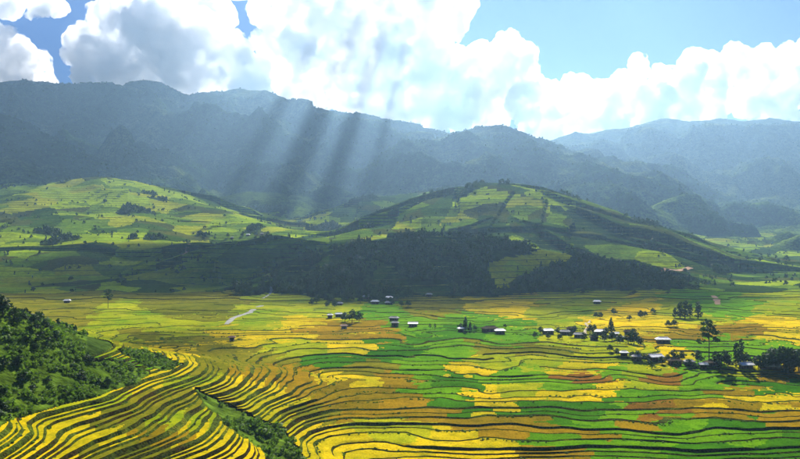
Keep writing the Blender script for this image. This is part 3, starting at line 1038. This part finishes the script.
def house(px, py, L, roof, label, rot=None, D=None, hw=2.5, hip=True, group=None, name='house'):
    p = hit(px, py)
    if not p: return
    x, y, z = p
    L *= .74
    D = D or L * .62
    e = link(name, None); e.location = (x, y, z - .15); e.rotation_euler = (0, 0, rot if rot is not None else rnd.uniform(-.35, .35))
    a, b = L / 2, D / 2
    co = []; fa = []
    box(co, fa, -a, a, -b, b, -1.2, hw)
    rh = D * .22
    g = len(co)
    co += [(-a, 0, hw + rh * .93), (a, 0, hw + rh * .93)]
    if not hip:
        fa += [(4, 7, g), (5, g + 1, 6)]
    pmesh('wall', co, fa, M_wallp if roof in ('red',) else M_wall, e)
    # roof: two thick slopes, hipped ends
    ov = .8; ax, by = a + ov, b + ov; zr = hw - ov * .36; th = .18
    rx = ax - (by * .55 if hip else 0)
    co = [(-ax, -by, zr), (ax, -by, zr), (ax, by, zr), (-ax, by, zr), (-rx, 0, hw + rh), (rx, 0, hw + rh)]
    co += [(c[0], c[1], c[2] + th + .15) for c in co]
    top = [(6, 7, 11, 10), (8, 9, 10, 11), (7, 8, 11), (9, 6, 10)]
    bot = [(0, 4, 5, 1), (2, 5, 4, 3), (1, 5, 2), (3, 4, 0)]
    sides = [(0, 1, 7, 6), (1, 2, 8, 7), (2, 3, 9, 8), (3, 0, 6, 9)]
    r_ = pmesh('roof', co, top + bot + sides, M_roofs[roof], e)
    co = []; fa = []
    box(co, fa, -rx, rx, -.16, .16, hw + rh + .28, hw + rh + .46)
    pmesh('ridge_cap', co, fa, M_roofs[roof], r_)
    co = []; fa = []
    box(co, fa, -.55, .55, -b - .06, -b + .02, 0, 2.0)
    pmesh('door', co, fa, M_door, e)
    for sx in (-.58, .58):
        co = []; fa = []
        box(co, fa, sx * a - .5, sx * a + .5, -b - .05, -b + .02, .9, 1.9)
        pmesh('window', co, fa, M_door, e)
    tag(e, label, 'house', group)


house(663, 343, 10.5, 'white', 'lone dark timber house with broad white roof between green and golden fields')
house(548, 334, 9, 'white', 'dark timber house with white roof at the outer end of the middle village')
house(565, 335, 8, 'grey', 'grey-roofed house beside the white-roofed one at the outer end of the village')
house(579, 338, 8, 'grey', 'low grey-roofed house at the foot of the zigzag path')
house(601, 335, 10, 'white', 'wide white-roofed house in the middle of the wooded village')
house(615, 337, 5, 'white', 'small white-roofed hut among dark trees of the middle village', hip=False)
house(620, 341, 5.5, 'grey', 'small grey-roofed hut low among dark trees of the middle village')
house(571, 332, 7, 'thatch', 'brown thatched house behind the grey-roofed houses of the middle village')
house(628, 335, 6, 'thatch', 'brown thatched hut at the wooded upper edge of the middle village')
house(594, 341, 6, 'thatch', 'brown thatched hut at the lower edge of the middle village')
house(624, 357, 5, 'white', 'small white-roofed hut at the outer end of the lower hamlet')
house(655, 361, 9.5, 'white', 'long low white-roofed house in the lower hamlet', hip=False)
house(637, 361, 6, 'grey', 'grey-roofed hut between the two white roofs of the lower hamlet')
house(675, 365, 8, 'thatch', 'dark thatched house right of the long white roof of the lower hamlet')
house(689, 366, 6, 'grey', 'grey hut left of the tall bare-stemmed tree')
house(703, 369, 4.5, 'white', 'tiny white-roofed hut below the tall bare-stemmed tree', hip=False)
house(712, 367, 9, 'thatch', 'wide grey-brown thatched house under the tall bare-stemmed tree')
house(746, 369, 8, 'white', 'shorter of two long white-roofed buildings beside the dark grove', rot=.1, hip=False)
house(769, 370, 12, 'white', 'longer of two long white-roofed buildings beside the dark grove', rot=-.12, hip=False)
house(490, 332, 13, 'thatch', 'long dark thatched house on the green rice')
house(500, 334, 8, 'white', 'white-roofed house in front of the long dark thatched one')
house(461, 332, 5, 'white', 'tiny pale hut at the foot of the conifers')
house(389, 300, 8, 'white', 'white-roofed house, higher one of the far village under the dome')
house(375, 304, 8, 'white', 'white-roofed house, lower one at the field edge under the dome')
house(389, 305, 9, 'grey', 'pinkish-grey roofed house below the higher white roof under the dome')
house(367, 299, 10, 'grey', 'wide dull grey-roofed house left of the white roofs under the dome')
house(339, 306, 8, 'grey', 'grey-roofed house at the left end of the far village')
house(339, 317, 7, 'blue', 'blue-grey roofed hut beside the round dark trees at the golden fields')
house(330, 318, 4.5, 'white', 'tiny white hut left of the blue-grey roofed one')
house(394, 321, 8, 'grey', 'grey-roofed house, upper of the pair at the end of the golden fields')
house(413, 327, 8, 'white', 'long white-roofed house below the grey-roofed one at the end of the golden fields', hip=False)
house(395, 326, 6, 'grey', 'small grey hut between the golden and green fields')
house(429, 297, 7, 'grey', 'faint grey-roofed house in the dark wood at the foot of the dome')
house(597, 304, 8, 'white', 'lone white-roofed house in the dark wood on the dome')
house(232, 239, 7, 'grey', 'far grey-roofed house on the lit hill, left one of three')
house(248, 236, 8, 'white', 'far pale-roofed house on the lit hill, middle one of three')
house(262, 235, 7, 'grey', 'far grey-roofed house on the lit hill, right one of three')
house(232, 341, 4, 'red', 'tiny field hut standing in ripe yellow rice', name='field_hut')
house(344, 329, 5, 'red', 'small field hut with clay-coloured roof in golden stubble', name='field_hut')
house(67, 303, 7, 'white', 'pale-roofed house in the shaded left valley')

# ------------------------------------------------------------------ clouds: closed meshes filled with scattering vapour
def _h3(i, j, k, s):
    n = (i * 374761393 + j * 668265263 + k * 2147483647 + s * 1274126177) & 0xffffffff
    n = ((n ^ (n >> 13)) * 1274126177) & 0xffffffff
    return ((n ^ (n >> 16)) & 0xffff) / 65535.0


def vn3(p, s=0):
    i = np.floor(p).astype(np.int64); f = p - i; u = f * f * (3 - 2 * f); r = 0
    for a in (0, 1):
        for b in (0, 1):
            for c in (0, 1):
                r = r + (u[:, 0] if a else 1 - u[:, 0]) * (u[:, 1] if b else 1 - u[:, 1]) * (u[:, 2] if c else 1 - u[:, 2]) * _h3(i[:, 0] + a, i[:, 1] + b, i[:, 2] + c, s)
    return r


def billow(p, o, s=0):
    r = 0; a = 1; t = 0
    for k in range(o):
        r = r + a * (1 - np.abs(2 * vn3(p, s + k) - 1)); t += a; a *= .55; p = p * 2.1 + 17.3
    return r / t


def cloud_mat(name, D, hetero=True, g=.35):
    m = bpy.data.materials.new(name); m.use_nodes = True; t = m.node_tree; t.nodes.clear()
    out = N(t, 'OutputMaterial'); pv = N(t, 'VolumePrincipled')
    pv.inputs['Color'].default_value = (.958, .963, .974, 1); pv.inputs['Anisotropy'].default_value = g
    pv.inputs['Density'].default_value = D
    pv.inputs['Density Attribute'].default_value = ''
    if hetero:
        f = noise(t, 1 / 210, 6, .62)
        k = N(t, 'MapRange'); k.inputs['From Min'].default_value = .40; k.inputs['From Max'].default_value = .66; k.inputs['To Max'].default_value = D
        t.links.new(f, k.inputs['Value']); t.links.new(k.outputs[0], pv.inputs['Density'])
    t.links.new(pv.outputs[0], out.inputs['Volume'])
    return m


M_cloud = cloud_mat('cloud_vapour', 0.03, True, .48)
M_cloudh = cloud_mat('high_cloud_vapour', .010, False)


ICO = {}
for sub in (2, 3):
    bm = bmesh.new(); bmesh.ops.create_icosphere(bm, subdivisions=sub, radius=1)
    ICO[sub] = (np.array([v.co[:] for v in bm.verts]), np.array([[v.index for v in f.verts] for f in bm.faces])); bm.free()


def cloud_from(spheres, c0, seed, vox, amp, mat, label, group=None):
    cos = []; tris = []; nb = 0
    for p, (rx, ry, rz) in spheres:
        v_, f_ = ICO[3 if rx > 150 else 2]
        cos.append(v_ * np.array((rx, ry, rz)) + np.array(p)); tris.append(f_ + nb); nb += len(v_)
    me = np_mesh('tmp', np.concatenate(cos), tris=np.concatenate(tris))
    o = link('cloud', me); o.location = c0
    md = o.modifiers.new('r', 'REMESH'); md.mode = 'VOXEL'; md.voxel_size = vox
    dg = bpy.context.evaluated_depsgraph_get()
    m2 = bpy.data.meshes.new_from_object(o.evaluated_get(dg)); o.modifiers.clear(); o.data = m2
    bpy.data.meshes.remove(me)
    n = len(m2.vertices); co = np.empty(n * 3); m2.vertices.foreach_get('co', co); co = co.reshape(-1, 3)
    no = np.empty(n * 3); m2.vertices.foreach_get('normal', no); no = no.reshape(-1, 3)
    d = (billow(co / 420 + seed * 7, 2, seed) - .6) * 260 + (billow(co / 130 + seed, 4, seed + 9) - .6) * 140
    co = co + no * d[:, None] * amp
    m2.vertices.foreach_set('co', co.ravel()); m2.update()
    md = o.modifiers.new('r', 'REMESH'); md.mode = 'VOXEL'; md.voxel_size = vox * (.66 if mat is M_cloud else .8)
    m3 = bpy.data.meshes.new_from_object(o.evaluated_get(bpy.context.evaluated_depsgraph_get())); o.modifiers.clear(); o.data = m3
    bpy.data.meshes.remove(m2); m3.materials.clear(); m3.materials.append(mat)
    if mat is M_cloud:
        n = len(m3.vertices); co = np.empty(n * 3); m3.vertices.foreach_get('co', co); co = co.reshape(-1, 3)
        no = np.empty(n * 3); m3.vertices.foreach_get('normal', no); no = no.reshape(-1, 3)
        co = co + no * ((billow(co / 75 + seed, 2, seed + 3) - .6) * 62)[:, None]
        m3.vertices.foreach_set('co', co.ravel()); m3.update()
    tag(o, label, 'cloud', group)
    return o


def cloud_px(blobs, Y, seed, label, vox=34):
    # heaps of billows, flatter along the view than across: a bank of cumulus
    r_ = random.Random(seed); c0 = at(blobs[0][0], blobs[0][1], Y); S = []
    for (px, py, r) in blobs:
        c = at(px, py, Y + r_.uniform(-250, 250)) - c0; R = r * Y / F
        S.append((c, (R * .92, R * .58, R * .9)))
        for i in range(11):
            d = Vector((r_.gauss(0, 1), r_.gauss(0, .6), r_.gauss(0, .8) + .2)).normalized()
            q_ = R * r_.uniform(.22, .48); cc = c + Vector((d.x, d.y * .5, d.z)) * R * .85
            S.append((cc, (q_, q_ * .8, q_)))
            for _ in range(4):
                d2 = (d + Vector((r_.gauss(0, 1), r_.gauss(0, 1), r_.gauss(0, 1))) * .8).normalized(); q2 = q_ * r_.uniform(.28, .5)
                S.append((cc + d2 * q_ * .95, (q2, q2, q2)))
    return cloud_from(S, c0, seed, vox, 1.0, M_cloud, label)


CY = 9000
cloud_px([(15, 62, 22), (38, 74, 16), (0, 45, 18), (-30, 60, 36), (10, 80, 20)], CY, 1, 'white cumulus over the left end of the far range')
cloud_px([(10, 3, 12), (40, 2, 12), (60, 6, 8), (-20, 2, 14)], CY + 900, 5, 'thin ragged cloud strip in the deep blue corner of the sky')
cloud_px([(130, 45, 40), (165, 30, 40), (190, 62, 42), (225, 62, 28), (90, 45, 22), (100, 68, 22), (150, 80, 34), (245, 78, 20), (120, 18, 22)], CY, 2, 'big grey-hearted cumulus above the highest left peaks')
cloud_px([(195, 8, 20), (220, 18, 14), (170, -4, 18)], CY + 900, 6, 'small white cloud drifting above the grey-hearted cumulus')
cloud_px([(310, 35, 40), (360, 50, 48), (420, 78, 48), (470, 95, 38), (300, 85, 36), (330, 5, 34), (400, 15, 40), (445, 15, 28), (510, 80, 26), (514, 58, 18), (535, 100, 22), (380, 100, 34), (285, 60, 22), (280, 15, 20)], CY + 300, 3, 'huge bright cumulus mass over the middle of the range, the sunbeams below it')
cloud_px([(560, 112, 22), (600, 108, 22), (640, 104, 24), (575, 92, 14), (620, 90, 12), (545, 128, 16), (580, 128, 16), (615, 126, 16), (650, 124, 16)], CY + 700, 7, 'low white cumulus rolling along the right-hand ridge beside the huge mass')
cloud_px([(670, 92, 26), (710, 78, 26), (750, 84, 30), (795, 78, 30), (830, 85, 34), (700, 105, 24), (770, 105, 26), (640, 68, 7)], CY + 1200, 4, 'long flat-topped white cumulus above the far right range')


def cloud_over(X, Y, zt, H, rx, ry, rz, seed, label, n=10):
    # a cloud that stands between the sun and the place (X, Y, zt)
    c0 = Vector((X, Y, zt)) + sund * ((H - zt) / sund.z)
    r_ = random.Random(seed); S = [(Vector((0, 0, 0)), (rx * .8, ry * .8, rz))]
    for i in range(n):
        t = r_.random() * 6.28; k = r_.uniform(.5, .8)
        q_ = r_.uniform(.3, .45)
        S.append((Vector((rx * k * math.cos(t), ry * k * math.sin(t), r_.uniform(-.2, .3) * rz)), (rx * q_, ry * q_, rz * r_.uniform(.5, .9))))
    m_ = min(rx, ry)
    return cloud_from(S, c0, seed, max(25, m_ / 7), min(1, m_ / 500), M_cloudh, label, 'clouds overhead')


OVER = 'unseen cloud placed overhead between the sun and the valley'
cloud_over(-320, 1000, 20, 2300, 330, 125, 110, 11, OVER)
cloud_over(-150, 1090, 60, 2300, 130, 130, 90, 12, OVER)
cloud_over(120, 850, 25, 2300, 310, 85, 90, 13, OVER)
cloud_over(-150, 480, 5, 2300, 62, 45, 55, 14, OVER)
o = cloud_over(-2080, 3600, 300, 3000, 780, 1450, 220, 15, OVER)
o.rotation_euler = (0, 0, math.radians(14))  # unseen cover turned so its shadow edge bounds the beams
cloud_over(-1230, 2380, 320, 2600, 430, 420, 150, 21, OVER)
for cx, hw, sd_ in ((-640, 26, 18), (-440, 42, 17), (-262, 34, 19), (-105, 14, 16)):  # long unseen cloud bars, added and turned to cut the haze into beams
    o = cloud_over(cx, 3300, 400, 3000, hw, 1250, 90, sd_, OVER)
    o.rotation_euler = (0, 0, -math.atan((cx - 57) / 2800))
cloud_over(480, 3800, 400, 3000, 160, 900, 90, 20, OVER)

# ------------------------------------------------------------------ haze
me = bpy.data.meshes.new('haze')
co = []; fa = []
box(co, fa, -6500, 6500, -300, 7600, -80, 1180)
me.from_pydata(co, [], fa)
m = bpy.data.materials.new('haze_air'); m.use_nodes = True; t = m.node_tree; t.nodes.clear()
out = N(t, 'OutputMaterial'); pv = N(t, 'VolumePrincipled')
pv.inputs['Color'].default_value = (.40, .67, 1, 1); pv.inputs['Density'].default_value = .6e-4; pv.inputs['Anisotropy'].default_value = .6
pv.inputs['Density Attribute'].default_value = ''
t.links.new(pv.outputs[0], out.inputs['Volume'])
me.materials.append(m)
tag(link('haze', me), 'pale blue haze filling the valley air', None, None, 'stuff')
